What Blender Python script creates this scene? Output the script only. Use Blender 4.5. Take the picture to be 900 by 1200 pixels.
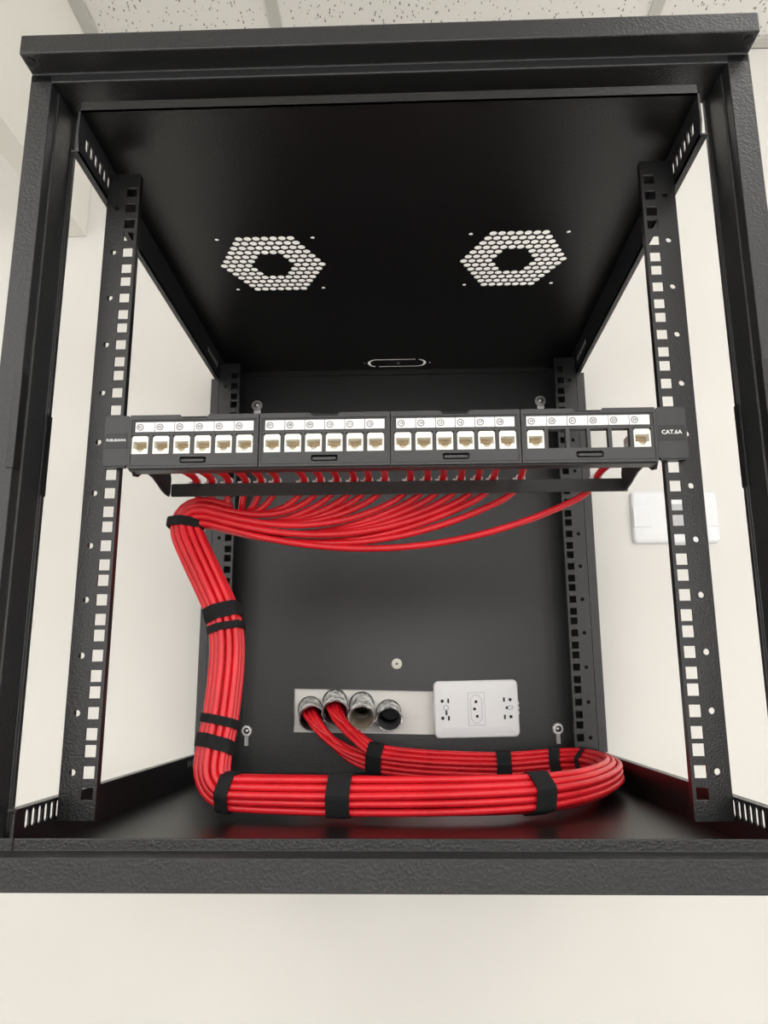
import bpy, bmesh, math, random
import numpy as np
from mathutils import Vector, Matrix
from mathutils.geometry import delaunay_2d_cdt

for o in list(bpy.data.objects):
    bpy.data.objects.remove(o)
C = bpy.context.scene.collection
SC = bpy.context.scene
Z0 = 1350.0                       # height of the rack datum above the room floor, mm
random.seed(4)


def W(x, y, z):
    """millimetres in the rack's own frame -> metres in the room"""
    return Vector((x / 1000, y / 1000, (z + Z0) / 1000))


# ------------------------------------------------------------------ camera
def make_camera():
    yaw, pitch, roll = -0.0307, 0.2072, -0.0047
    ca, sa, cb, sb = math.cos(yaw), math.sin(yaw), math.cos(pitch), math.sin(pitch)
    f = Vector((sa * cb, ca * cb, sb))
    r = Vector((ca, -sa, 0))
    u = r.cross(f)
    cc, sc = math.cos(roll), math.sin(roll)
    r2 = cc * r + sc * u
    u2 = -sc * r + cc * u
    cam = bpy.data.cameras.new('camera')
    o = bpy.data.objects.new('camera', cam)
    C.objects.link(o)
    m = Matrix((r2, u2, -f)).transposed().to_4x4()
    m.translation = W(15.98, -589.4, 83.6)
    o.matrix_world = m
    cam.sensor_fit = 'HORIZONTAL'
    cam.sensor_width = 36
    cam.lens = 870.76 * 36 / 900
    cam.shift_x = -(453.35 - 450) / 900
    cam.shift_y = (625.14 - 600) / 900
    cam.clip_start = 0.01
    SC.camera = o


make_camera()

# ------------------------------------------------------------------ world, lights, exposure
world = bpy.data.worlds.new('world')
SC.world = world
world.use_nodes = True
bg = world.node_tree.nodes['Background']
bg.inputs[0].default_value = (1.0, 0.985, 0.96, 1)
bg.inputs[1].default_value = 6.5


def area(name, loc, rot, sx, sy, power, col=(1, 1, 1)):
    l = bpy.data.lights.new(name, 'AREA')
    l.shape = 'RECTANGLE'
    l.size, l.size_y = sx, sy
    l.energy = power
    l.color = col
    l.spread = math.radians(180)
    o = bpy.data.objects.new(name, l)
    o.location = loc
    o.rotation_euler = rot
    C.objects.link(o)
    return o


# unseen lamps added at ceiling height to brighten beam, upper wall and post fronts
for lx, ly, lp in ((712, -436, 6), (-1088, -1036, 6), (-1088, -1636, 9), (712, -1636, 5)):
    area('ceiling_fill_light', W(lx, ly, 1120), (0, 0, 0), 0.58, 0.58, lp, (1, 0.985, 0.955))

SC.view_settings.view_transform = 'Standard'
SC.view_settings.look = 'None'
SC.view_settings.gamma = 1
SC.view_settings.use_curve_mapping = False
SC.view_settings.exposure = -0.82


# ------------------------------------------------------------------ materials
def mat(name, col, rough=0.5, metal=0.0, spec=0.5):
    m = bpy.data.materials.new(name)
    m.use_nodes = True
    b = m.node_tree.nodes['Principled BSDF']
    b.inputs['Base Color'].default_value = (*col, 1)
    b.inputs['Roughness'].default_value = rough
    b.inputs['Metallic'].default_value = metal
    b.inputs['Specular IOR Level'].default_value = spec
    return m


def nodes(m):
    return m.node_tree.nodes, m.node_tree.links, m.node_tree.nodes['Principled BSDF']


def noise_bump(m, scale, strength, dist, detail=3.0, tex='ShaderNodeTexNoise'):
    n, l, b = nodes(m)
    tc = n.new('ShaderNodeTexCoord')
    t = n.new(tex)
    t.inputs['Scale'].default_value = scale
    if 'Detail' in t.inputs:
        t.inputs['Detail'].default_value = detail
    bp = n.new('ShaderNodeBump')
    bp.inputs['Strength'].default_value = strength
    bp.inputs['Distance'].default_value = dist
    l.new(tc.outputs['Object'], t.inputs['Vector'])
    l.new(t.outputs[0], bp.inputs['Height'])
    l.new(bp.outputs['Normal'], b.inputs['Normal'])
    return m


def noise_color(m, scale, c1, c2, lo=0.35, hi=0.65, detail=4.0):
    n, l, b = nodes(m)
    tc = n.new('ShaderNodeTexCoord')
    t = n.new('ShaderNodeTexNoise')
    t.inputs['Scale'].default_value = scale
    t.inputs['Detail'].default_value = detail
    r = n.new('ShaderNodeValToRGB')
    r.color_ramp.elements[0].position = lo
    r.color_ramp.elements[1].position = hi
    r.color_ramp.elements[0].color = (*c1, 1)
    r.color_ramp.elements[1].color = (*c2, 1)
    l.new(tc.outputs['Object'], t.inputs['Vector'])
    l.new(t.outputs[0], r.inputs[0])
    l.new(r.outputs[0], b.inputs['Base Color'])
    return m


M = {}
M['black'] = noise_bump(mat('black_powder_coat', (0.0055, 0.0055, 0.006), 0.31), 620, 0.5, 0.0006, 2.0)
M['frame'] = noise_bump(mat('frame_powder_coat', (0.016, 0.0163, 0.0175), 0.37), 440, 0.65, 0.0008, 2.0)
M['wall'] = noise_color(noise_bump(mat('wall_paint', (0.8, 0.78, 0.74), 0.75, spec=0.2), 60, 0.08, 0.002),
                        3.0, (0.715, 0.697, 0.665), (0.745, 0.728, 0.70))
M['wallcream'] = noise_color(mat('beam_paint', (0.83, 0.81, 0.74), 0.75, spec=0.2), 2.5, (0.85, 0.835, 0.77), (0.88, 0.865, 0.80))
M['floor'] = noise_color(mat('floor_vinyl', (0.78, 0.77, 0.75), 0.5), 4, (0.68, 0.67, 0.65), (0.72, 0.71, 0.69))
M['tbar'] = noise_bump(mat('t_bar_paint', (0.60, 0.59, 0.55), 0.5), 40, 0.03, 0.001)
M['plastic_black'] = noise_bump(mat('panel_plastic', (0.036, 0.037, 0.039), 0.42), 900, 0.12, 0.0004)
M['steel_black'] = noise_bump(mat('satin_black_steel', (0.024, 0.024, 0.025), 0.40), 700, 0.15, 0.0004)
M['band_black'] = noise_bump(mat('gloss_black_band', (0.012, 0.012, 0.013), 0.35), 800, 0.03, 0.0003)
M['white_plastic'] = noise_bump(mat('white_plastic', (0.80, 0.80, 0.81), 0.32), 30, 0.02, 0.0005)
M['switch_plastic'] = noise_bump(mat('switch_plastic', (0.80, 0.81, 0.83), 0.3), 30, 0.02, 0.0005)
M['grey_plastic'] = noise_bump(mat('grey_plastic', (0.50, 0.50, 0.52), 0.4), 30, 0.02, 0.0005)
M['card'] = noise_color(mat('label_card', (0.8, 0.79, 0.8), 0.5), 60, (0.76, 0.75, 0.77), (0.82, 0.81, 0.82))
M['ink'] = noise_bump(mat('dark_ink', (0.03, 0.03, 0.03), 0.6), 90, 0.02, 0.0002)
M['print_white'] = noise_bump(mat('white_print', (0.9, 0.9, 0.9), 0.5), 90, 0.02, 0.0002)
M['jack'] = noise_bump(mat('jack_plastic', (0.86, 0.85, 0.80), 0.35), 60, 0.03, 0.0004)
M['jack_in'] = noise_color(mat('jack_cavity', (0.72, 0.67, 0.55), 0.45), 160, (0.68, 0.63, 0.50), (0.78, 0.73, 0.62))
M['gold'] = noise_bump(mat('gold_contact', (0.62, 0.44, 0.2), 0.35, 0.8), 300, 0.05, 0.0003)
M['red'] = noise_color(noise_bump(mat('red_cable_jacket', (0.72, 0.012, 0.022), 0.33), 260, 0.06, 0.0004),
                       25, (0.66, 0.009, 0.018), (0.78, 0.016, 0.028))
M['velcro'] = noise_bump(mat('black_hook_and_loop', (0.013, 0.013, 0.014), 0.85, spec=0.25), 1400, 0.5, 0.0008, 2)
M['foil'] = noise_color(noise_bump(mat('silver_conduit', (0.5, 0.5, 0.5), 0.38, 0.35), 170, 0.9, 0.004, 4),
                        110, (0.22, 0.22, 0.22), (0.86, 0.85, 0.83))
M['conduit_dark'] = noise_bump(mat('grey_conduit', (0.055, 0.057, 0.06), 0.4), 80, 0.2, 0.001)
M['conduit_tan'] = noise_bump(mat('dusty_conduit', (0.24, 0.20, 0.15), 0.6), 80, 0.3, 0.001)
M['zinc'] = noise_bump(mat('zinc_steel', (0.62, 0.62, 0.61), 0.3, 0.9), 400, 0.05, 0.0003)
M['hole'] = noise_bump(mat('hole_shade', (0.008, 0.008, 0.008), 0.7), 90, 0.02, 0.0002)  # flat black puts the darkness of holes and recesses into the colour
M['cap'] = noise_bump(mat('cream_plug', (0.72, 0.70, 0.63), 0.45), 90, 0.05, 0.0004)


def tile_material():
    m = mat('mineral_fibre_tile', (0.78, 0.76, 0.73), 0.9, spec=0.1)
    n, l, b = nodes(m)
    tc = n.new('ShaderNodeTexCoord')
    prev = None
    out = None
    for rot, sc in ((0.4, (210, 85, 60)), (1.7, (200, 80, 60)), (2.6, (170, 90, 60)), (3.5, (230, 110, 60))):
        mp = n.new('ShaderNodeMapping')
        mp.inputs['Rotation'].default_value = (0, 0, rot)
        mp.inputs['Scale'].default_value = sc
        l.new(tc.outputs['Object'], mp.inputs['Vector'])
        v = n.new('ShaderNodeTexVoronoi')
        v.inputs['Scale'].default_value = 1.0
        l.new(mp.outputs[0], v.inputs['Vector'])
        # each cell keeps its fissure only if its random value is high enough
        sep = n.new('ShaderNodeSeparateColor')
        l.new(v.outputs['Color'], sep.inputs[0])
        g = n.new('ShaderNodeMath'); g.operation = 'MULTIPLY'; g.inputs[1].default_value = 0.28
        l.new(sep.outputs[0], g.inputs[0])
        lt = n.new('ShaderNodeMath'); lt.operation = 'LESS_THAN'
        l.new(v.outputs['Distance'], lt.inputs[0])
        l.new(g.outputs[0], lt.inputs[1])
        gt = n.new('ShaderNodeMath'); gt.operation = 'GREATER_THAN'; gt.inputs[1].default_value = 0.6
        l.new(sep.outputs[1], gt.inputs[0])
        mu = n.new('ShaderNodeMath'); mu.operation = 'MULTIPLY'
        l.new(lt.outputs[0], mu.inputs[0]); l.new(gt.outputs[0], mu.inputs[1])
        if out is None:
            out = mu
        else:
            mx = n.new('ShaderNodeMath'); mx.operation = 'MAXIMUM'
            l.new(out.outputs[0], mx.inputs[0]); l.new(mu.outputs[0], mx.inputs[1])
            out = mx
    mix = n.new('ShaderNodeMix'); mix.data_type = 'RGBA'
    mix.inputs[6].default_value = (0.91, 0.895, 0.865, 1)
    mix.inputs[7].default_value = (0.27, 0.25, 0.24, 1)
    l.new(out.outputs[0], mix.inputs[0])
    l.new(mix.outputs[2], b.inputs['Base Color'])
    return m


M['tile'] = tile_material()


# ------------------------------------------------------------------ mesh helpers (all in mm)
class MB:
    def __init__(s):
        s.v, s.f = [], []

    def add(s, verts, faces):
        n = len(s.v)
        s.v += [tuple(v) for v in verts]
        s.f += [tuple(i + n for i in f) for f in faces]
        return s

    def box(s, x0, x1, y0, y1, z0, z1):
        v = [(x, y, z) for x in (x0, x1) for y in (y0, y1) for z in (z0, z1)]
        return s.add(v, [(0, 1, 3, 2), (4, 6, 7, 5), (0, 4, 5, 1), (2, 3, 7, 6), (0, 2, 6, 4), (1, 5, 7, 3)])

    def extrude(s, pts, fn, a, b):
        """closed 2-D outline pushed from a to b; fn(u, v, w) -> xyz"""
        n = len(pts)
        v = [fn(u, w, a) for u, w in pts] + [fn(u, w, b) for u, w in pts]
        f = [tuple(range(n)), tuple(range(2 * n - 1, n - 1, -1))]
        f += [(i, i + n, (i + 1) % n + n, (i + 1) % n) for i in range(n)]
        return s.add(v, f)

    def plate(s, outer, holes, fn, a, b):
        """flat sheet with real holes"""
        loops = [outer] + holes
        co, ed = [], []
        for lp in loops:
            n0 = len(co)
            co += [Vector(p) for p in lp]
            ed += [(n0 + i, n0 + (i + 1) % len(lp)) for i in range(len(lp))]
        vo, _, fo, _, _, _ = delaunay_2d_cdt(co, ed, [], 0, 1e-5)
        keep = []
        bbs = [(min(p[0] for p in h), max(p[0] for p in h), min(p[1] for p in h), max(p[1] for p in h)) for h in holes]
        for f in fo:
            cx = sum(vo[i][0] for i in f) / len(f)
            cy = sum(vo[i][1] for i in f) / len(f)
            if not inside(outer, cx, cy):
                continue
            if any(bb[0] < cx < bb[1] and bb[2] < cy < bb[3] and inside(h, cx, cy) for h, bb in zip(holes, bbs)):
                continue
            keep.append(tuple(f))
        n = len(vo)
        v = [fn(p[0], p[1], a) for p in vo] + [fn(p[0], p[1], b) for p in vo]
        fs = keep + [tuple(i + n for i in reversed(f)) for f in keep]
        cnt = {}
        for f in keep:
            for i in range(len(f)):
                e = (f[i], f[(i + 1) % len(f)])
                k = (min(e), max(e))
                cnt.setdefault(k, []).append(e)
        for k, es in cnt.items():
            if len(es) == 1:
                i, j = es[0]
                fs.append((j, i, i + n, j + n))
        return s.add(v, fs)

    def lathe(s, prof, fn, seg=24):
        """profile (r, w) turned about w"""
        n = len(prof)
        v, f = [], []
        for k in range(seg):
            a = 2 * math.pi * k / seg
            for r, w in prof:
                v.append(fn(r * math.cos(a), r * math.sin(a), w))
        for k in range(seg):
            k2 = (k + 1) % seg
            for i in range(n - 1):
                f.append((k * n + i, k2 * n + i, k2 * n + i + 1, k * n + i + 1))
        return s.add(v, f)

    def sweep(s, P, r, seg=8, cap=True):
        P = np.array(P, float)
        T, N, B = frames(P)
        v, f = [], []
        for i in range(len(P)):
            rr = r[i] if hasattr(r, '__len__') else r
            for k in range(seg):
                a = 2 * math.pi * k / seg
                v.append(P[i] + rr * (math.cos(a) * N[i] + math.sin(a) * B[i]))
        for i in range(len(P) - 1):
            for k in range(seg):
                k2 = (k + 1) % seg
                f.append((i * seg + k, i * seg + k2, (i + 1) * seg + k2, (i + 1) * seg + k))
        if cap:
            f.append(tuple(reversed(range(seg))))
            f.append(tuple((len(P) - 1) * seg + k for k in range(seg)))
        return s.add([tuple(x) for x in v], f)

    def build(s, name, material, parent=None, base=None, smooth=False, bevel=0.0, label=None, kind=None):
        """links everything collected as ONE mesh object; base = its origin in mm"""
        if base is None:
            xs = np.array(s.v)
            lo, hi = xs.min(0), xs.max(0)
            base = ((lo[0] + hi[0]) / 2, (lo[1] + hi[1]) / 2, lo[2])
        me = bpy.data.meshes.new(name)
        me.from_pydata([((x - base[0]) / 1000, (y - base[1]) / 1000, (z - base[2]) / 1000) for x, y, z in s.v], [], s.f)
        bm = bmesh.new()
        bm.from_mesh(me)
        bmesh.ops.recalc_face_normals(bm, faces=bm.faces)
        bm.to_mesh(me)
        bm.free()
        me.materials.append(M[material])
        if smooth:
            for p in me.polygons:
                p.use_smooth = True
        o = link(name, me, base, parent)
        if bevel:
            md = o.modifiers.new('bevel', 'BEVEL')
            md.width = bevel / 1000
            md.segments = 2
            md.limit_method = 'ANGLE'
            md.angle_limit = math.radians(50)
        if label:
            o['label'] = label
        if kind:
            o['kind'] = kind
        return o


BASE = {}


def link(name, data, base, parent=None):
    o = bpy.data.objects.new(name, data)
    C.objects.link(o)
    place(o, base, parent)
    return o


def place(o, base, parent=None):
    BASE[o.name] = tuple(base)
    if parent is None:
        o.location = W(*base)
    else:
        pb = BASE[parent.name]
        o.parent = parent
        o.location = Vector([(base[i] - pb[i]) / 1000 for i in range(3)])


def copy_at(o, base, parent=None):
    c = o.copy()
    C.objects.link(c)
    place(c, base, parent)
    return c


def thing(name, base, label, cat, group=None):
    o = link(name, None, base)
    o.empty_display_size = 0.02
    return tag(o, label, cat, group)


def tag(o, label, cat, group=None):
    o['label'] = label
    o['category'] = cat
    if group:
        o['group'] = group
    return o


def inside(poly, x, y):
    r = False
    n = len(poly)
    for i in range(n):
        x1, y1 = poly[i]
        x2, y2 = poly[(i + 1) % n]
        if (y1 > y) != (y2 > y) and x < (x2 - x1) * (y - y1) / (y2 - y1) + x1:
            r = not r
    return r


def rect(x0, x1, y0, y1):
    return [(x0, y0), (x1, y0), (x1, y1), (x0, y1)]


def rrect(x0, x1, y0, y1, r, n=4):
    p = []
    for cx, cy, a0 in ((x1 - r, y0 + r, -90), (x1 - r, y1 - r, 0), (x0 + r, y1 - r, 90), (x0 + r, y0 + r, 180)):
        for k in range(n + 1):
            a = math.radians(a0 + 90 * k / n)
            p.append((cx + r * math.cos(a), cy + r * math.sin(a)))
    return p


def circ(cx, cy, r, n=12):
    return [(cx + r * math.cos(2 * math.pi * k / n), cy + r * math.sin(2 * math.pi * k / n)) for k in range(n)]


def stadium(cx, cy, w, h, n=8):
    """long axis along v if h > w"""
    r = min(w, h) / 2
    return rrect(cx - w / 2, cx + w / 2, cy - h / 2, cy + h / 2, r * 0.999, n)


XZ = lambda u, v, w: (u, w, v)      # sheet facing the camera
XY = lambda u, v, w: (u, v, w)      # horizontal sheet
YZ = lambda u, v, w: (w, u, v)      # side sheet


def frames(P):
    """rotation-minimising frames along a polyline"""
    P = np.array(P, float)
    T = np.gradient(P, axis=0)
    T /= np.linalg.norm(T, axis=1)[:, None]
    up = np.array([0, 1.0, 0]) if abs(T[0][1]) < 0.8 else np.array([0, 0, 1.0])
    n = up - T[0] * (up @ T[0])
    n /= np.linalg.norm(n)
    N = [n]
    for i in range(1, len(P)):
        n = N[-1] - T[i] * (N[-1] @ T[i])
        n /= np.linalg.norm(n)
        N.append(n)
    N = np.array(N)
    return T, N, np.cross(T, N)


def spline(pts, step=6.0):
    """centripetal-ish Catmull-Rom, resampled to even steps"""
    p = np.array(pts, float)
    p = np.vstack([2 * p[0] - p[1], p, 2 * p[-1] - p[-2]])
    out = []
    for i in range(1, len(p) - 2):
        for t in np.linspace(0, 1, 24, endpoint=False):
            a, b, c, d = p[i - 1], p[i], p[i + 1], p[i + 2]
            out.append(0.5 * ((2 * b) + (c - a) * t + (2 * a - 5 * b + 4 * c - d) * t * t + (3 * b - a - 3 * c + d) * t ** 3))
    out.append(p[-2])
    out = np.array(out)
    s = np.concatenate([[0], np.cumsum(np.linalg.norm(np.diff(out, axis=0), axis=1))])
    n = max(4, int(s[-1] / step))
    q = np.linspace(0, s[-1], n)
    return np.stack([np.interp(q, s, out[:, k]) for k in range(3)], 1)


def text_mesh(txt, size, font_bold=False):
    cu = bpy.data.curves.new('txt', 'FONT')
    cu.body = txt
    cu.size = size
    cu.align_x = 'CENTER'
    cu.align_y = 'CENTER'
    cu.resolution_u = 2
    if font_bold:
        cu.offset = size * 0.022
    o = bpy.data.objects.new('txt', cu)
    C.objects.link(o)
    bpy.context.view_layer.update()
    me = bpy.data.meshes.new_from_object(o.evaluated_get(bpy.context.evaluated_depsgraph_get()))
    v = [tuple(p.co) for p in me.vertices]
    f = [tuple(p.vertices) for p in me.polygons]
    bpy.data.objects.remove(o)
    bpy.data.curves.remove(cu)
    bpy.data.meshes.remove(me)
    return v, f


# ================================================================== THE SETTING
WALL = 472.5
CEIL = 1124.0
MOUTH = [(-125, 58), (-90.3, 68), (-53, 64), (-15.2, 53)]        # conduit centres in the wall plane
MTIP = [(-118.5, 444, 46), (-86.5, 440, 53), (-50.8, 440, 46), (-14, 452, 44)]     # and at their open ends
XL, XR, YF, ZF = -1900, 1900, -3400, -Z0


def struct(o):
    o['kind'] = 'structure'
    return o


m = MB().plate(rect(XL, XR, ZF, CEIL + 60), [circ(x, z, 17.6, 20) for x, z in MOUTH], XZ, WALL, WALL + 110)
struct(m.build('wall_back', 'wall', base=(0, WALL, ZF)))
struct(MB().plate(rect(YF, WALL + 110, ZF, CEIL + 60), [rect(-3150, -1400, -150, 1000)], YZ, XL - 100, XL).build('wall_left', 'wall'))  # window opening is unseen, added to brighten the left side of the cabinet
struct(MB().plate(rect(YF, WALL + 110, ZF, CEIL + 60), [rect(-2700, -500, -150, 1000)], YZ, XR, XR + 100).build('wall_right', 'wall'))
struct(MB().box(XL - 100, XR + 100, YF, WALL + 110, ZF - 60, ZF).build('floor', 'floor'))
# far wall with a wide window opening, behind the camera
struct(MB().plate(rect(XL, XR, ZF, CEIL + 60), [rect(-1700, 1700, -150, 1050)], XZ, YF - 100, YF).build('wall_front', 'wall'))
# slim boxed beam hanging below the ceiling, left of the cabinet
struct(MB().box(-537, -500, YF, WALL, 803, CEIL).build('trim_1', 'wallcream', bevel=1.5))
# suspended ceiling: slab above, tiles and T-bars as pieces
ceil = struct(MB().box(XL - 100, XR + 100, YF, WALL + 110, CEIL + 30, CEIL + 60).build('ceiling', 'tile'))
gx = [-1988 + 600 * i for i in range(8)]
gy = [WALL - 12 - 600 * i for i in range(8)]
tile0 = None
LIT = {(712, -1000), (-1088, -1000)}
for i in range(len(gx) - 1):
    for j in range(len(gy) - 1):
        x0, x1, y1, y0 = gx[i], gx[i + 1], gy[j], gy[j + 1]
        x0c, x1c, y0c = max(x0, XL), min(x1, XR), max(y0, YF)
        if x1c - x0c < 60 or y1 - y0c < 60:
            continue
        MB().box(x0c + 4, x1c - 4, y0c + 4, y1 - 4, CEIL + 3, CEIL + 16).build('ceiling_tile', 'tile', ceil)
for x in gx[1:-1]:
    MB().box(x - 9, x + 9, YF, WALL - 24, CEIL, CEIL + 4).box(x - 1.5, x + 1.5, YF, WALL - 24, CEIL + 4, CEIL + 28).build('t_bar', 'tbar', ceil)
for y in gy[1:-1]:
    MB().box(XL, XR, y - 9, y + 9, CEIL + 0.4, CEIL + 4).build('t_bar', 'tbar', ceil)
struct(MB().box(XL, XR, WALL - 22, WALL, CEIL - 1, CEIL + 1).box(XL, XR, WALL - 1.5, WALL, CEIL - 1, CEIL + 20).build('trim_2', 'tbar'))
struct(MB().box(-500, -478, YF, WALL - 22, CEIL - 1, CEIL + 1).build('trim_3', 'tbar'))

# ================================================================== RACK CABINET
rack = thing('rack_cabinet', (0, 195, -44), 'open black steel wall rack cabinet holding the patch panel and red cables', 'rack')
ZT, ZB, YB = 560.0, -27.0, 470.0       # inner ceiling, inner floor, back panel
U = 44.45

# --- front frame
top = [(-80, 617.5), (-80, 599), (-59, 599), (-59, 590), (-15, 590), (-15, 617.5)]
b = MB().extrude(top, lambda u, v, w: (w, u, v), -302, 302).build('top_bar', 'frame', rack, bevel=1.2)
for sx in (-1, 1):
    MB().lathe([(0.01, -0.6), (3.4, -0.6), (3.4, 0.2), (4.6, 0.2), (4.6, -0.3)], lambda u, v, w: (sx * 296 + u, -72.5 + v, 599 + w - 0.1), 16).build('screw_hole', 'hole', b)
bot = [(-80, -22.5), (-80, -44), (-15, -44), (-15, -42.5), (-57.2, -42.5), (-57.2, -14.5), (-59, -14.5), (-59, -22.5)]
MB().extrude(bot, lambda u, v, w: (w, u, v), -302, 302).build('bottom_bar', 'frame', rack, bevel=0.7)
for sx in (-1, 1):
    pr = [(302, -59), (283.5, -59), (283.5, -47.5), (282, -47.5), (282, -20), (279.3, -20), (279.3, -15), (302, -15)]
    p = MB().extrude([(sx * x, y) for x, y in pr], XY, -30, 598).build('front_post', 'frame', rack, bevel=0.7)
    # proud dark strip on the inner front edge, coloured for the hinge slot's shade
    MB().extrude([(sx * 288.5, -59.9), (sx * 282.6, -59.9), (sx * 282.6, -50), (sx * 288.5, -58.5)], XY, 249, 327).build('dark_hinge_slot', 'black', p, bevel=0.4)
    MB().box(sx * 279.2 if sx > 0 else -280.6, sx * 280.6 if sx > 0 else -279.2, -21.5, -14, 238, 306).build('lip_plate', 'black', p)

# --- top sheet with two hexagonal fan grilles
holes = []
pitch, hd = 9.35, 4.3
for fx in (-136.5, 137.5):
    fy = 176.5
    for r in range(-6, 7):
        n = 13 - abs(r)
        for k in range(n):
            q = k - (n - 1) / 2
            x, y = q * pitch, r * pitch * 0.91
            # the middle (a hexagon three holes to a side) is left solid
            a_ = abs(r)
            if a_ <= 2 and abs(q) <= (4 - a_) / 2 + 0.01:
                continue
            holes.append(circ(fx + x, fy + y, hd, 12))
    for dx in (-52, 52):
        for dy in (-51, 51):
            holes.append(circ(fx + dx, fy + dy, 2.5, 10))
# cable knock-out: a stamped slit held by two bridges
ox, oy = 0.5, 443.0
so, si = stadium(ox, oy, 87, 27, 10), stadium(ox, oy, 79.5, 20, 10)
def even(lp, n):
    p = np.array(lp + lp[:1])
    s = np.concatenate([[0], np.cumsum(np.linalg.norm(np.diff(p, axis=0), axis=1))])
    q = np.linspace(0, s[-1], n, endpoint=False)
    return [(float(np.interp(a, s, p[:, 0])), float(np.interp(a, s, p[:, 1]))) for a in q]


so, si = even(so, 72), even(si, 72)
for seq in (list(range(1, 36)), list(range(37, 72))):
    holes.append([so[i] for i in seq] + [si[i] for i in reversed(seq)])
holes += [circ(ox - 48, oy, 1.6, 8), circ(ox + 49, oy, 1.6, 8)]
t = MB().plate(rect(-256, 256, -60, YB), holes, XY, ZT, ZT + 1.0)
t.box(-256, 256, -60, -58.5, ZT, ZT + 9)
tp = t.build('top_panel', 'black', rack)
MB().lathe([(0.01, -0.7), (2.2, -0.7), (2.2, 0.2)], lambda u, v, w: (ox + 2 + u, oy + v, ZT + w), 10).build('knockout_stud', 'zinc', tp)

# --- bottom sheet, back sheet
MB().box(-256, 256, -57, YB, ZB - 1.5, ZB).build('bottom_panel', 'black', rack)
key_top, key_bot = [(-213, 507), (215, 507)], [(-212.5, 28.5), (217, 30)]
holes = [[(-147.3, 26.5), (62, 22.5), (62, 80.8), (-147.3, 85.6)]]
for x, z in key_bot:
    holes.append([p for p in circ(x, z, 8, 24) if p[1] > z - 7.2] and
                 [(x + 2.9, z - 20), (x + 2.9, z - 7.6)] + [(x + 8 * math.cos(a), z + 8 * math.sin(a)) for a in np.linspace(math.radians(-65), math.radians(245), 20)] + [(x - 2.9, z - 7.6), (x - 2.9, z - 20)])
for x, z in key_top:
    holes.append(circ(x + 0.5, z - 9.5, 5.6, 16))
bp = MB().plate(rect(-266, 266, ZB, ZT), holes, XZ, YB, YB + 1.5)
bp.box(-226, 226, YB - 4, YB, ZT - 7, ZT)
bp = bp.build('back_panel', 'black', rack)
for x in (-62, -40, 55, 112):
    MB().lathe([(0.01, -1.2), (1.8, -0.8), (2.2, 0)], lambda u, v, w: (x + u, YB - 2 + v * 0.6, ZB + 1 - w), 8).build('weld_spot', 'black', bp)

# --- side openings: channels top and bottom, post at the rear, each with a lip turned outwards
for sx in (-1, 1):
    def side(u, v, w, sx=sx):
        return (sx * w, u, v)
    sl = [stadium(-42.5 + 9.4 * i, -4.3, 5.8, 13, 5) for i in range(6)] + [stadium(346 + 9.4 * i, -4.3, 5, 9, 5) for i in range(6)]
    k = MB().plate([(-60, ZB), (YB, ZB), (YB, 4), (-57, 4), (-60, 1)], sl, side, 256, 257.5)
    k.extrude([(-57, 4), (-57, 2.5), (YB, 2.5), (YB, 4)], side, 257.5, 263)
    k.build('lower_side_channel', 'black', rack)
    su = [stadium(-43 + 9.4 * i, 540.5, 5.4, 12.5, 5) for i in range(6)] + [stadium(346 + 9.4 * i, 541, 5, 9, 5) for i in range(6)]
    k = MB().plate([(-60, ZT), (-60, 536), (-57, 524), (YB, 524), (YB, ZT)], su, side, 256, 257.5)
    k.extrude([(-57, 524), (-57, 525.5), (YB, 525.5), (YB, 524)], side, 256, 262.5)
    k.build('upper_side_channel', 'frame', rack)
    k = MB().extrude([(407, 4), (YB, 4), (YB, 524), (407, 524)], side, 256, 257.5)
    k.extrude([(407, 4), (408.5, 4), (408.5, 524), (407, 524)], side, 257.5, 267)
    k.build('rear_post', 'frame', rack)


# --- mounting rails, square holes and round holes per height unit
def mounting_rail(sx, y0, flange):
    z0, z1 = -13, 545.5
    holes = []
    for u in range(12):
        zc = (u + 0.5) * U
        for dz in (-15.875, 0, 15.875):
            holes.append(rect(*sorted((sx * 227.95, sx * 237.15)), zc + dz - 4.6, zc + dz + 4.6))
        holes.append(circ(sx * 245.2, zc, 2.5, 12))
    lo, hi = sorted((sx * 225.3, sx * 254.5))
    k = MB().plate(rect(lo, hi, z0, z1), holes, XZ, y0, y0 + 1.8)
    a, b_ = sorted((sx * 225.3, sx * 226.8))
    k.box(a, b_, y0 + 1.8, y0 + flange, z0, z1)
    a, b_ = sorted((sx * 253.0, sx * 254.5))
    k.box(a, b_, y0 + 1.8, y0 + (13 if sx > 0 else 17), z0, z1)
    return k


for sx in (-1, 1):
    mounting_rail(sx, 0, 7).build('mounting_rail', 'black', rack, label='front mounting rail with square and round holes')
    mounting_rail(sx, 403.3, 7).build('mounting_rail', 'black', rack, label='rear mounting rail with square and round holes')

# ================================================================== PATCH PANEL
panel = thing('patch_panel', (2, 20, 262), 'black 24-port patch panel with white jacks screwed across the rack', 'patch panel')
LM = [(-215.2, -107.6), (-106.6, 1.0), (2.0, 107.6), (108.6, 217.3)]
PORT = [-206.4, -188.9, -171.5, -154.0, -136.6, -119.2, -96.3, -79.1, -62.0, -44.9, -27.8, -10.7,
        11.7, 28.9, 46.0, 63.1, 80.2, 97.3, 120.1, 137.3, 154.5, 171.6, 188.8, 206.2]
FY = -9.0
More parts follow.
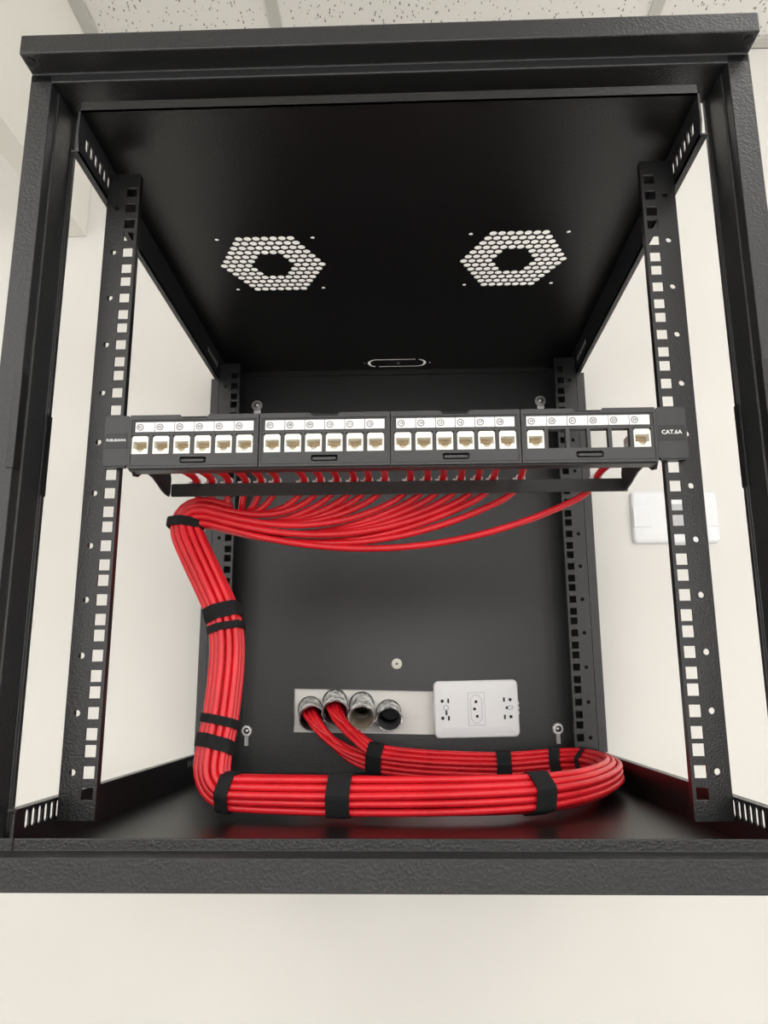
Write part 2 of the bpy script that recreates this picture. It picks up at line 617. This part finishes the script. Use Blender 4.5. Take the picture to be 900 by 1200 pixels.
# body: thin shelves above and below that carry the bezels (open at the back)
k = MB().box(-215, 217, FY + 2.5, 4, 261.5, 263).box(-215, 217, FY + 2.5, 8, 306.8, 308.2)
k.box(-215, -213.5, -4, 4, 263, 307).box(215.5, 217, -4, 4, 263, 307)
k.build('panel_body', 'steel_black', panel)
num_mesh = {}
for mi, (a, b_) in enumerate(LM):
    cx = (a + b_) / 2
    hs = [rect(p - 7.15, p + 7.15, 275, 291.2) for p in PORT[mi * 6:mi * 6 + 6]]
    hs.append(rect(a + 3.2, b_ - 3.2, 293.6, 303))
    hs.append(rrect(cx - 11, cx + 11, 266.8, 272.2, 1.5))
    out = [(a, 262.5), (b_, 262.5), (b_, 308.5), (cx + 12, 308.5), (cx + 10.5, 305.4), (cx - 10.5, 305.4), (cx - 12, 308.5), (a, 308.5)]
    bz = MB().plate(out, hs, XZ, FY, -3)
    bz.plate(out, [[(a + 1.6, 264.4), (b_ - 1.6, 264.4), (b_ - 1.6, 304.2), (a + 1.6, 304.2)]], XZ, FY - 0.9, FY)
    bz.box(a + 2.2, b_ - 2.2, FY - 0.6, FY, 264.9, 266.0)
    bz.box(a + 2.6, b_ - 2.6, FY + 1.0, FY + 2.0, 293.2, 303.4)           # back of the label recess
    bz = bz.build('bezel', 'plastic_black', panel)
    MB().extrude(rrect(cx - 9.5, cx + 9.5, 267.6, 269.8, 0.9), XZ, FY - 1.4, FY + 2).build('latch', 'plastic_black', bz)
    MB().box(cx - 10.8, cx + 10.8, -4, -3, 266.9, 272).build('latch_recess', 'hole', bz)
    MB().box(cx - 10.3, cx + 10.3, -6.5, -3.2, 305.5, 307.8).build('top_slot', 'hole', bz)
    w = (b_ - a - 8.2) / 6
    for q in range(6):
        x0 = a + 4.1 + q * w
        MB().box(x0 + 0.25, x0 + w - 0.25, FY + 0.1, FY + 1.0, 294.2, 302.6).build('label_card', 'card', bz)
        no = mi * 6 + q + 1
        ccx, ccz = x0 + 4.3, 298.3
        d = MB()
        ring_o, ring_i = circ(ccx, ccz, 2.85, 20), circ(ccx, ccz, 2.3, 20)
        d.plate(ring_o, [ring_i], XZ, FY - 0.05, FY + 0.1)
        tv, tf = text_mesh('%02d' % no, 3.1, True)
        d.add([(ccx + v[0], FY - 0.02, ccz + v[1]) for v in tv], tf)
        d.build('port_number', 'ink', bz)

# the keystone jacks (ports 20 to 23 are empty windows)
def jack_meshes():
    body = MB()
    outl = [(-6.9, -8.0), (6.9, -8.0), (6.9, 6.0), (5.6, 7.6), (-5.6, 7.6), (-6.9, 6.0)]
    hole = [(-5.6, -3.4), (-3.0, -3.4), (-3.0, -5.0), (-1.8, -5.0), (-1.8, -6.2), (1.8, -6.2), (1.8, -5.0), (3.0, -5.0), (3.0, -3.4), (5.6, -3.4), (5.6, 2.8), (-5.6, 2.8)]
    body.plate(outl, [hole], XZ, -2.2, 9)
    body.box(-6.9, 6.9, 9, 26, -8, 7.6)
    body.box(-4.6, 4.6, -2.5, -2.2, 4.1, 5.9)
    cav = MB().plate(hole, [], XZ, 4.5, 8.9)
    con = MB()
    for i in range(8):
        x = -3.9 + i * 1.1
        con.add([(x - 0.3, 4.4, 2.7), (x + 0.3, 4.4, 2.7), (x + 0.3, 1.0, -1.2), (x - 0.3, 1.0, -1.2), (x - 0.3, 4.4, -2.0), (x + 0.3, 4.4, -2.0)],
                [(0, 1, 2, 3), (3, 2, 5, 4)])
    return body, cav, con


jb, jc, jn = jack_meshes()
JZ = 283.2
j0 = c0 = n0 = None
for i, p in enumerate(PORT):
    if 19 <= i <= 22:
        continue
    base = (p, FY + 3, JZ)
    if j0 is None:
        for q in (jb, jc, jn):
            q.v = [(v[0] + base[0], v[1] + base[1], v[2] + base[2]) for v in q.v]
        j0 = jb.build('jack', 'jack', panel, base=base)
        c0 = jc.build('socket_cavity', 'jack_in', j0, base=base)
        n0 = jn.build('contacts', 'gold', j0, base=base)
    else:
        j = copy_at(j0, base, panel)
        copy_at(c0, base, j)
        copy_at(n0, base, j)

# ears with printed bands
for sx, x0, x1, txt, size in ((-1, -238.3, -217.0, 'FURUKAWA', 3.0), (1, 219.0, 243.6, 'CAT.6A', 4.9)):
    e = MB().plate(rrect(x0, x1, 266.2, 310, 2.2), [], XZ, -5.2, -0.1).build('ear', 'plastic_black', panel, bevel=0.9)
    MB().box(x0 + 1.6, x1 - 1.6, -5.5, -5.1, 281.5, 294.5).build('ear_band', 'band_black', e)
    tv, tf = text_mesh(txt, size, True)
    xs = [v[0] for v in tv]
    sc_ = (x1 - x0 - 4.2) / (max(xs) - min(xs))
    mx = (max(xs) + min(xs)) / 2
    MB().add([((x0 + x1) / 2 + (v[0] - mx) * min(1, sc_), -5.56, 288.4 + v[1]) for v in tv], tf).build('lettering', 'print_white', e)
    MB().box(x0 + 2.5, x1 - 2.5, -4.6, -1, 264.9, 266.3).build('ear_clip', 'band_black', e)

# rear cable bar on two curved side arms
arm = [(-4, 263.5), (1, 258.8), (10, 260.8), (20, 267.2), (33, 270.6), (48, 270.4), (60, 268.2), (72, 265.6), (84, 264.6), (92, 265), (95, 270), (95, 284), (90, 291), (60, 293), (14, 295), (-4, 295)]
for x in (-213.6, 218.2):
    MB().extrude(arm, YZ, x - 0.9, x + 0.9).build('side_arm', 'steel_black', panel, bevel=0.4)
MB().extrude(rrect(-211, 221.5, 264.6, 277.2, 1.5), XZ, 90, 91.6).build('cable_bar', 'steel_black', panel, bevel=0.3)

# ================================================================== RED CABLES
R_C = 3.3
D_C = 6.75
main = [(-183, 112, 254.5), (-197, 112, 251.5), (-201.5, 111.5, 239), (-191.5, 110.5, 216), (-175.2, 110, 184.3), (-162.5, 110, 158), (-156.3, 109, 133.9),
        (-155.1, 108, 110.1), (-156.6, 106, 79.0), (-158.6, 103, 52.5), (-161.7, 98, 26.8), (-161.5, 95.5, 8), (-150, 94, -3.2),
        (-128.1, 90.0, -4.6), (-89.8, 85.0, -5), (-44.8, 80.0, -5.2), (28.4, 77.0, -5.2), (79.6, 82.0, -5.2), (123.9, 95.0, -5),
        (165.2, 125.0, -4.2), (200.0, 175.0, -3.4), (225, 240.0, -3.4), (232.5, 310.0, -3), (222, 358.0, -3), (194.5, 380.0, -5),
        (133.3, 386.0, -9.2), (56.4, 389.0, -7.2), (2.5, 394.0, -3.4), (-33.8, 401.0, 1.3)]
CP = spline(main, 5.0)
CT, CN, CB = frames(CP)
CS = np.concatenate([[0], np.cumsum(np.linalg.norm(np.diff(CP, axis=0), axis=1))])


def nearest(p):
    return int(np.argmin(np.linalg.norm(CP - np.array(p), axis=1)))


# twenty cables packed in rings
pack = [(0.0, 0.0)]
pack += [(D_C * math.cos(math.radians(60 * k)), D_C * math.sin(math.radians(60 * k))) for k in range(6)]
for k in range(6):
    a0, a1 = math.radians(60 * k), math.radians(60 * k + 60)
    c_ = (2 * D_C * math.cos(a0), 2 * D_C * math.sin(a0))
    d_ = (2 * D_C * math.cos(a1), 2 * D_C * math.sin(a1))
    pack += [c_, ((c_[0] + d_[0]) / 2, (c_[1] + d_[1]) / 2)]
pack.append((D_C * 2.5, -D_C * 0.5 * math.sqrt(3)))
# section of the bundle opens a little where it lies along the floor
i_a, i_b = nearest((-150, 94, -3.2)), nearest((165, 125, -4))
loose = np.ones(len(CP))
for i in range(len(CP)):
    s = (i - i_a) / max(1, (i_b - i_a))
    if 0 < s < 1:
        loose[i] = 1 + 0.10 * math.sin(math.pi * s)
zs = sorted(range(20), key=lambda k: -(pack[k][0] * CN[0][2] + pack[k][1] * CB[0][2]))
ports = [i for i in range(24) if not 19 <= i <= 22]
ORD = 'first second third fourth fifth sixth'.split()
BLK = 'first second third'.split()


def which(port):
    if port == 18:
        return 'the lone jack left of the empty ports'
    if port == 23:
        return 'the rightmost jack, beyond the empty ports'
    return 'the %s jack of the %s port block' % (ORD[port % 6], BLK[port // 6])


BARX = [-187.1, -172.1, -156.3, -139.7, -124.7, -109.8, -83.4, -67.7, -52.0, -35.6, -21.6, -6.0, 18.6, 34.9, 49.6, 66.7, 83.0, 97.6, 123.6, 195.5]
off = np.zeros((20, len(CP), 2))
for n, slot in enumerate(zs):
    ph = random.random() * 6.28
    u, v = pack[slot]
    ang = 0.5 * np.sin(CS / 260.0 + 0.6) - 0.5 * math.sin(0.6)
    wob = 0.35 * np.sin(CS / 70.0 + ph)
    wob2 = 0.35 * np.cos(CS / 85.0 + 1.7 * ph)
    off[n, :, 0] = (u * np.cos(ang) - v * np.sin(ang)) * loose + wob
    off[n, :, 1] = (u * np.sin(ang) + v * np.cos(ang)) * loose + wob2
endoff = np.array([CN[-1] * off[n, -1, 0] + CB[-1] * off[n, -1, 1] for n in range(20)])
order = sorted(range(20), key=lambda n: endoff[n][2] - 0.3 * endoff[n][1])
groupA = order[:10]
pk10 = [(0, 0)] + [(D_C * math.cos(math.radians(60 * k + 10)), D_C * math.sin(math.radians(60 * k + 10))) for k in range(6)]
pk10 += [(D_C * 1.75 * math.cos(math.radians(a)), D_C * 1.75 * math.sin(math.radians(a))) for a in (-20, 160, 280)]
TA = spline([(-33.8, 401, 1.3), (-64, 411, 10), (-94, 425, 26), (-113, 438, 41), (-120, 450, 48.5), (-124.5, 470, 56), (-125, 500, 58), (-125, 540, 58)], 6)
TB = spline([(-33.8, 401, 1.3), (-52, 412, 16), (-70, 424, 33), (-83, 434, 47.5), (-87.5, 446, 56), (-90, 468, 65), (-90.3, 500, 68), (-90.3, 540, 68)], 6)
for n, port in enumerate(ports):
    body = np.array([CP[i] + CN[i] * off[n, i, 0] + CB[i] * off[n, i, 1] for i in range(len(CP))])
    # tail into the conduit
    tail = TA if n in groupA else TB
    rank = (groupA if n in groupA else [q for q in order if q not in groupA]).index(n)
    po = pk10[rank]
    e0 = endoff[n]
    tl = []
    for i in range(1, len(tail)):
        s = i / (len(tail) - 1)
        w = min(1, s * 1.7)
        w = w * w * (3 - 2 * w)
        tl.append(tail[i] + e0 * (1 - w) + np.array([po[0], 0, po[1]]) * w)
    # from the jack over the bar and down to the gathering point
    xp, xb = PORT[port], BARX[n]
    head = spline([(xp, 21, 283), (xp * 0.85 + xb * 0.15, 40, 283.5), (xp * 0.35 + xb * 0.65, 72, 284.5), (xb, 96, 282.5), (xb - 3, 104.5, 274), (xb - 7, 107, 267)], 6)
    S = body[0]
    d = xb - CP[0][0]
    P0 = head[-1]
    dip = 0.0 if d > 120 else (120 - d) / 120
    P1 = P0 + np.array([-0.30 * d + 20 * dip, 4 + 3 * dip, -0.125 * d - 9 - 5 * dip])
    P2 = S + np.array([0.36 * d + 34 * dip, 0, -0.115 * d - 2])
    fan = []
    nn = max(10, int(abs(d) / 8))
    for i in range(1, nn):
        t_ = i / nn
        fan.append((1 - t_) ** 3 * P0 + 3 * (1 - t_) ** 2 * t_ * P1 + 3 * (1 - t_) * t_ ** 2 * P2 + t_ ** 3 * S)
    pts = np.vstack([head, np.array(fan), body, np.array(tl)])
    # light smoothing of the joins
    sm = pts.copy()
    for _ in range(3):
        sm[1:-1] = 0.25 * sm[:-2] + 0.5 * sm[1:-1] + 0.25 * sm[2:]
    o = MB().sweep(sm, R_C, 8).build('network_cable', 'red', smooth=True)
    tag(o, 'red network cable plugged in behind ' + which(port), 'cable', 'red network cables')
    # white tie fixing the cable to the bar
    tie = MB()
    k = int(np.argmin(np.abs(sm[:, 1] - 95) + (np.arange(len(sm)) > len(head)) * 999))
    cx_, cy_, cz_ = sm[k]
    tie.sweep([(cx_ + (R_C + 0.6) * math.cos(a), cy_, cz_ + (R_C + 0.6) * math.sin(a)) for a in np.linspace(0, 2 * math.pi, 17)], 0.8, 6, False)
    tie.box(cx_ - 7.4, cx_ - 3.6, cy_ - 2.4, cy_ + 1.2, cz_ - 3.8, cz_ - 0.2)
    tag(tie.build('cable_tie', 'white_plastic'), 'white tie on the cable of ' + which(port), 'cable tie', 'white ties on the cable bar')


# --- black hook-and-loop straps round the bundle
def hull2(p):
    p = sorted(map(tuple, p))
    def half_(q):
        h = []
        for a in q:
            while len(h) >= 2 and (h[-1][0] - h[-2][0]) * (a[1] - h[-2][1]) - (h[-1][1] - h[-2][1]) * (a[0] - h[-2][0]) <= 0:
                h.pop()
            h.append(a)
        return h[:-1]
    return half_(p) + half_(p[::-1])


def strap(pos, width, tilt, label):
    i = nearest(pos)
    o2 = off[:, i, :]
    pts = []
    for u, v in o2:
        pts += circ(u, v, R_C + 0.5, 14)
    h = np.array(hull2(pts))
    h = np.vstack([h, h[:1]])
    s = np.concatenate([[0], np.cumsum(np.linalg.norm(np.diff(h, axis=0), axis=1))])
    q = np.linspace(0, s[-1], 41)[:-1]
    h = np.stack([np.interp(q, s, h[:, k]) for k in range(2)], 1)
    nrm = np.roll(h, -1, 0) - np.roll(h, 1, 0)
    nrm = np.stack([nrm[:, 1], -nrm[:, 0]], 1)
    nrm /= np.linalg.norm(nrm, axis=1)[:, None]
    m_ = MB()
    n = len(h)
    rows = []
    for e, tt in ((0.0, -0.5), (1.2, -0.5), (1.5, -0.25), (1.5, 0.25), (1.2, 0.5), (0.0, 0.5)):
        row = []
        for k in range(n):
            p = h[k] + nrm[k] * e
            row.append(CP[i] + CT[i] * (tt * width + tilt * p[1]) + CN[i] * p[0] + CB[i] * p[1])
        rows.append(row)
    v = [tuple(p) for r in rows for p in r]
    f = []
    for r in range(6):
        r2 = (r + 1) % 6
        for k in range(n):
            k2 = (k + 1) % n
            f.append((r * n + k, r * n + k2, r2 * n + k2, r2 * n + k))
    m_.add(v, f)
    o = m_.build('cable_strap', 'velcro', smooth=False)
    tag(o, label, 'strap', 'black straps round the red bundle')


strap((-200, 111, 244), 9, 0, 'black strap at the top corner where the red cables gather')
strap((-161.5, 110, 157), 14, 0.05, 'wide black strap, uppermost on the upright run of red cables')
strap((-157.8, 109, 141), 7, 0, 'narrow black strap just below the wide one on the upright run')
strap((-158.4, 103, 55), 8, 0.1, 'thin black strap near the bottom of the upright run')
strap((-160.6, 99.5, 36), 12, 0.1, 'black strap lowest on the upright run, just above the bend')
strap((-146, 93.5, -4), 12, 0, 'black strap just past the bend onto the rack floor')
strap((-47, 80, -5), 20, 0.05, 'broad black strap left of centre on the front of the loop')
strap((124, 95, -5), 20, 0, 'broad black strap on the front of the loop near its right end')
strap((227, 345, -3), 8, 0, 'black strap at the far right turn of the loop')
strap((197, 379, -5), 13, 0, 'black strap on the back of the loop below the lower right wall screw')
strap((133, 386, -9), 18, 0, 'black strap on the back of the loop below the power outlet')
strap((-28, 400, 0.6), 20, 0, 'black strap below the conduits where the two cable groups join')

# ================================================================== CONDUITS IN THE WALL
CLAB = ['silver corrugated conduit, leftmost of four, filled with red cables',
        'silver corrugated conduit, second from left, filled with red cables',
        'empty silver conduit with a tan inside, third from left',
        'empty grey corrugated conduit next to the power outlet']
for i, (x, z) in enumerate(MOUTH):
    root = thing('conduit', (x, 455, z - 24), CLAB[i], 'conduit', 'conduits behind the rack')
    mx, my, mz = MTIP[i]
    pth = spline([(x, 570, z), (x, 500, z), (x, 482, z), (x * 0.7 + mx * 0.3, 466, z * 0.7 + mz * 0.3), (mx, my, mz)], 1.6)
    rr = [16.4 + 0.9 * math.sin(2 * math.pi * k * 1.6 / 5.2) + 1.2 * max(0, 1 - (len(pth) - 1 - k) / 9) for k in range(len(pth))]
    T_, N_, B_ = frames(pth)
    seg = 26

    def tube(radii, jit, seed):
        rnd = random.Random(seed)
        v = []
        for a in range(len(pth)):
            for k in range(seg):
                an = 2 * math.pi * k / seg
                r = radii[a] + rnd.uniform(-jit, jit)
                v.append(tuple(pth[a] + r * (math.cos(an) * N_[a] + math.sin(an) * B_[a])))
        f = [(a * seg + k, a * seg + (k + 1) % seg, (a + 1) * seg + (k + 1) % seg, (a + 1) * seg + k) for a in range(len(pth) - 1) for k in range(seg)]
        return v, f
    inner = MB()
    v, f = tube([r - 1.6 for r in rr], 0, i)
    inner.add(v, f)
    inner.add([tuple(pth[0] + 14.8 * (math.cos(2 * math.pi * k / seg) * N_[0] + math.sin(2 * math.pi * k / seg) * B_[0])) for k in range(seg)], [tuple(range(seg))])
    inner.build('conduit_bore', 'conduit_tan' if i == 2 else 'conduit_dark', root, smooth=True)
    outer = MB()
    v, f = tube(rr, 0.55, i)
    n = len(pth)
    rnd = random.Random(i + 9)
    # ragged mouth joined to the bore
    last = (n - 1) * seg
    ring = [tuple(pth[-1] + (rr[-1] - 1.6) * (math.cos(2 * math.pi * k / seg) * N_[-1] + math.sin(2 * math.pi * k / seg) * B_[-1])) for k in range(seg)]
    for k in range(seg):
        q = v[last + k]
        v[last + k] = (q[0] + rnd.uniform(-0.6, 0.6), q[1] + rnd.uniform(-3.5, 1.5), q[2] + rnd.uniform(-0.6, 0.6))
    nn = len(v)
    v += ring
    f += [(last + k, last + (k + 1) % seg, nn + (k + 1) % seg, nn + k) for k in range(seg)]
    outer.add(v, f)
    # only the stretch outside the wall is wrapped
    outer.build('conduit_wall', 'foil', root, smooth=False)

# ================================================================== POWER OUTLET
def tilted(cx, cz, deg):
    a = math.radians(deg)
    return lambda u, v, w: (cx + u * math.cos(a) - v * math.sin(a), w, cz + u * math.sin(a) + v * math.cos(a))


T1 = tilted(105.5, 57.2, 1.1)
out_ = thing('power_outlet', (105.5, 465, 18), 'white power outlet plate tilted slightly beside the conduits', 'outlet')
# domed plate, layer by layer
def dome(fn, w, h, y_back, layers, r):
    d = MB()
    loops = [rrect(-w / 2 + e, w / 2 - e, -h / 2 + e, h / 2 - e, max(r - e * 0.6, 1.5), 5) for _, e in layers]
    n = len(loops[0])
    v, f = [], []
    for (yy, e), lp in zip(layers, loops):
        v += [fn(p[0], p[1], yy) for p in lp]
    for a in range(len(layers) - 1):
        for k in range(n):
            f.append((a * n + k, a * n + (k + 1) % n, (a + 1) * n + (k + 1) % n, (a + 1) * n + k))
    f.append(tuple(range((len(layers) - 1) * n, len(layers) * n)))
    f.append(tuple(reversed(range(n))))
    return d.add(v, f)


dome(T1, 116, 77, 469.6, [(469.6, 0), (464, 0), (462.6, 0.6), (461.6, 1.8), (460.6, 9), (460.2, 14)], 7).build('cover_plate', 'white_plastic', out_, bevel=0)
YP = 460.15
mod = MB().plate(rect(-11, 11, -21.5, 21.5), [], T1, YP - 0.5, YP).build('socket_module', 'white_plastic', out_, bevel=0.3)
hexa = [(-3.0, -19), (3.0, -19), (8, -13), (8, 13), (3.0, 19), (-3.0, 19), (-8, 13), (-8, -13)]
MB().plate(rect(-11.7, 11.7, -22.2, 22.2), [rect(-11.05, 11.05, -21.55, 21.55)], T1, YP - 0.15, YP + 0.3).build('module_gap', 'grey_plastic', mod)
MB().plate(hexa, [[(p[0] * 0.91, p[1] * 0.965) for p in hexa]], T1, YP - 0.9, YP - 0.4).build('socket_rim', 'grey_plastic', mod)
for px_, pz_ in ((-0.3, 9.6), (-2.6, 0), (0.6, -9.8)):
    MB().plate(circ(px_, pz_, 2.05, 14), [], T1, YP - 0.75, YP - 0.45).build('pin_hole', 'hole', mod)
for sx in (-1, 1):
    for sz in (-1, 1):
        MB().plate(circ(sx * 46.5, sz * 11.4, 2.25, 12), [], T1, YP - 0.1, YP + 0.7).build('round_hole', 'hole', out_)
        MB().plate(stadium(sx * 38.2, sz * 11.6, 2.6, 6.4, 4), [], T1, YP - 0.1, YP + 0.4).build('slot_hole', 'hole', out_)
    if sx < 0:
        MB().plate(circ(-41.5, 2.6, 4.0, 14), [circ(-41.5, 2.6, 2.6, 14)], T1, YP - 0.7, YP + 0.3).build('screw_boss', 'grey_plastic', out_)
        MB().plate(stadium(-41.3, -3.6, 2.6, 8, 4), [], T1, YP - 0.3, YP + 0.2).build('screw_slot', 'hole', out_)
    else:
        MB().plate(stadium(45.5, 0.8, 10, 5.6, 6), [stadium(45.5, 0.8, 7.5, 3.2, 6)], T1, YP - 0.7, YP + 0.3).build('screw_boss', 'grey_plastic', out_)
        MB().plate(circ(41.5, 0.6, 1.8, 10), [], T1, YP - 0.8, YP + 0.3).build('screw_slot', 'hole', out_)
    for zz in (-6.5, 0, 6.5):
        MB().plate(rrect(sx * 57.9 - 0.9, sx * 57.9 + 0.9, zz - 2.2, zz + 2.2, 0.7), [], T1, 463.2, 468).build('side_clip', 'white_plastic', out_)

# ================================================================== WALL SWITCH
T2 = tilted(399.5, 325.5, 0)
sw = thing('wall_switch', (399.5, 470, 286), 'white wall switch plate seen partly behind the right mounting rail', 'switch')
dome(T2, 124, 77, WALL, [(WALL, 0), (WALL - 4, 0.3), (WALL - 6, 2), (WALL - 7, 5), (WALL - 8, 14)], 7).build('cover_plate', 'switch_plastic', sw)
YS = WALL - 8
for cx in (-47, 47):
    MB().plate(rect(cx - 13, cx + 13, -15, 15), [], T2, YS - 0.6, YS + 3).build('rocker', 'switch_plastic', sw, bevel=0.5)
MB().plate(rrect(-9, 16, -14, 18, 2), [], T2, YS - 1.2, YS).build('socket_insert', 'grey_plastic', sw, bevel=0.5)  # grey socket insert at the plate centre

# ================================================================== SCREWS ON THE BACK SHEET
SL = {(-1, 1): 'zinc wall screw in the upper left keyhole of the back panel', (1, 1): 'zinc wall screw in the upper right keyhole of the back panel',
      (-1, 0): 'zinc wall screw in the lower left keyhole of the back panel', (1, 0): 'zinc wall screw in the lower right keyhole of the back panel'}
for row, keys in ((1, key_top), (0, key_bot)):
    for s_, (x, z) in zip((-1, 1), keys):
        if row:
            x, z = x, z
        root = thing('wall_screw', (x, 468, z - 7), SL[(s_, row)], 'screw', 'rack wall screws')
        fn = lambda u, v, w: (x + u, w, z + v)
        rw = 8.2 if row else 6.6
        MB().lathe([(2.0, 468.6), (rw, 468.6), (rw, 469.6 if row else 473), (2.0, 469.6 if row else 473)], fn, 24).build('washer', 'zinc', root)
        MB().lathe([(0.01, 464), (2.2, 464.4), (4.0, 466.2), (4.4, 468.6)], fn, 16).build('screw_head', 'zinc', root, smooth=True)
        if row:
            MB().lathe([(0.01, 469.2), (5.2, 469.2), (5.6, 470.5)], lambda u, v, w: (x + 0.5 + u, w, z - 9.5 + v), 18).build('bright_hole_disc', 'white_plastic', root)  # white disc added so the hole under the screw looks bright
        MB().lathe([(2.0, 468), (2.0, 490)], fn, 10).build('shank', 'zinc', root)
root = thing('wall_plug', (-3.5, 468, 112), 'small round cream plug on the back panel above the conduits', 'plug')
fn = lambda u, v, w: (-3.5 + u, w, 119 + v)
MB().lathe([(0.01, 467.6), (5.6, 467.8), (7.2, 468.6), (7.4, 470)], fn, 24).build('plug_head', 'cap', root)
MB().lathe([(0.01, 467.2), (1.6, 467.2), (1.6, 467.9)], fn, 12).build('plug_recess', 'ink', root)
MB().lathe([(2.6, 467.5), (3.2, 467.2), (3.8, 467.6)], fn, 20).build('plug_rim', 'cap', root)
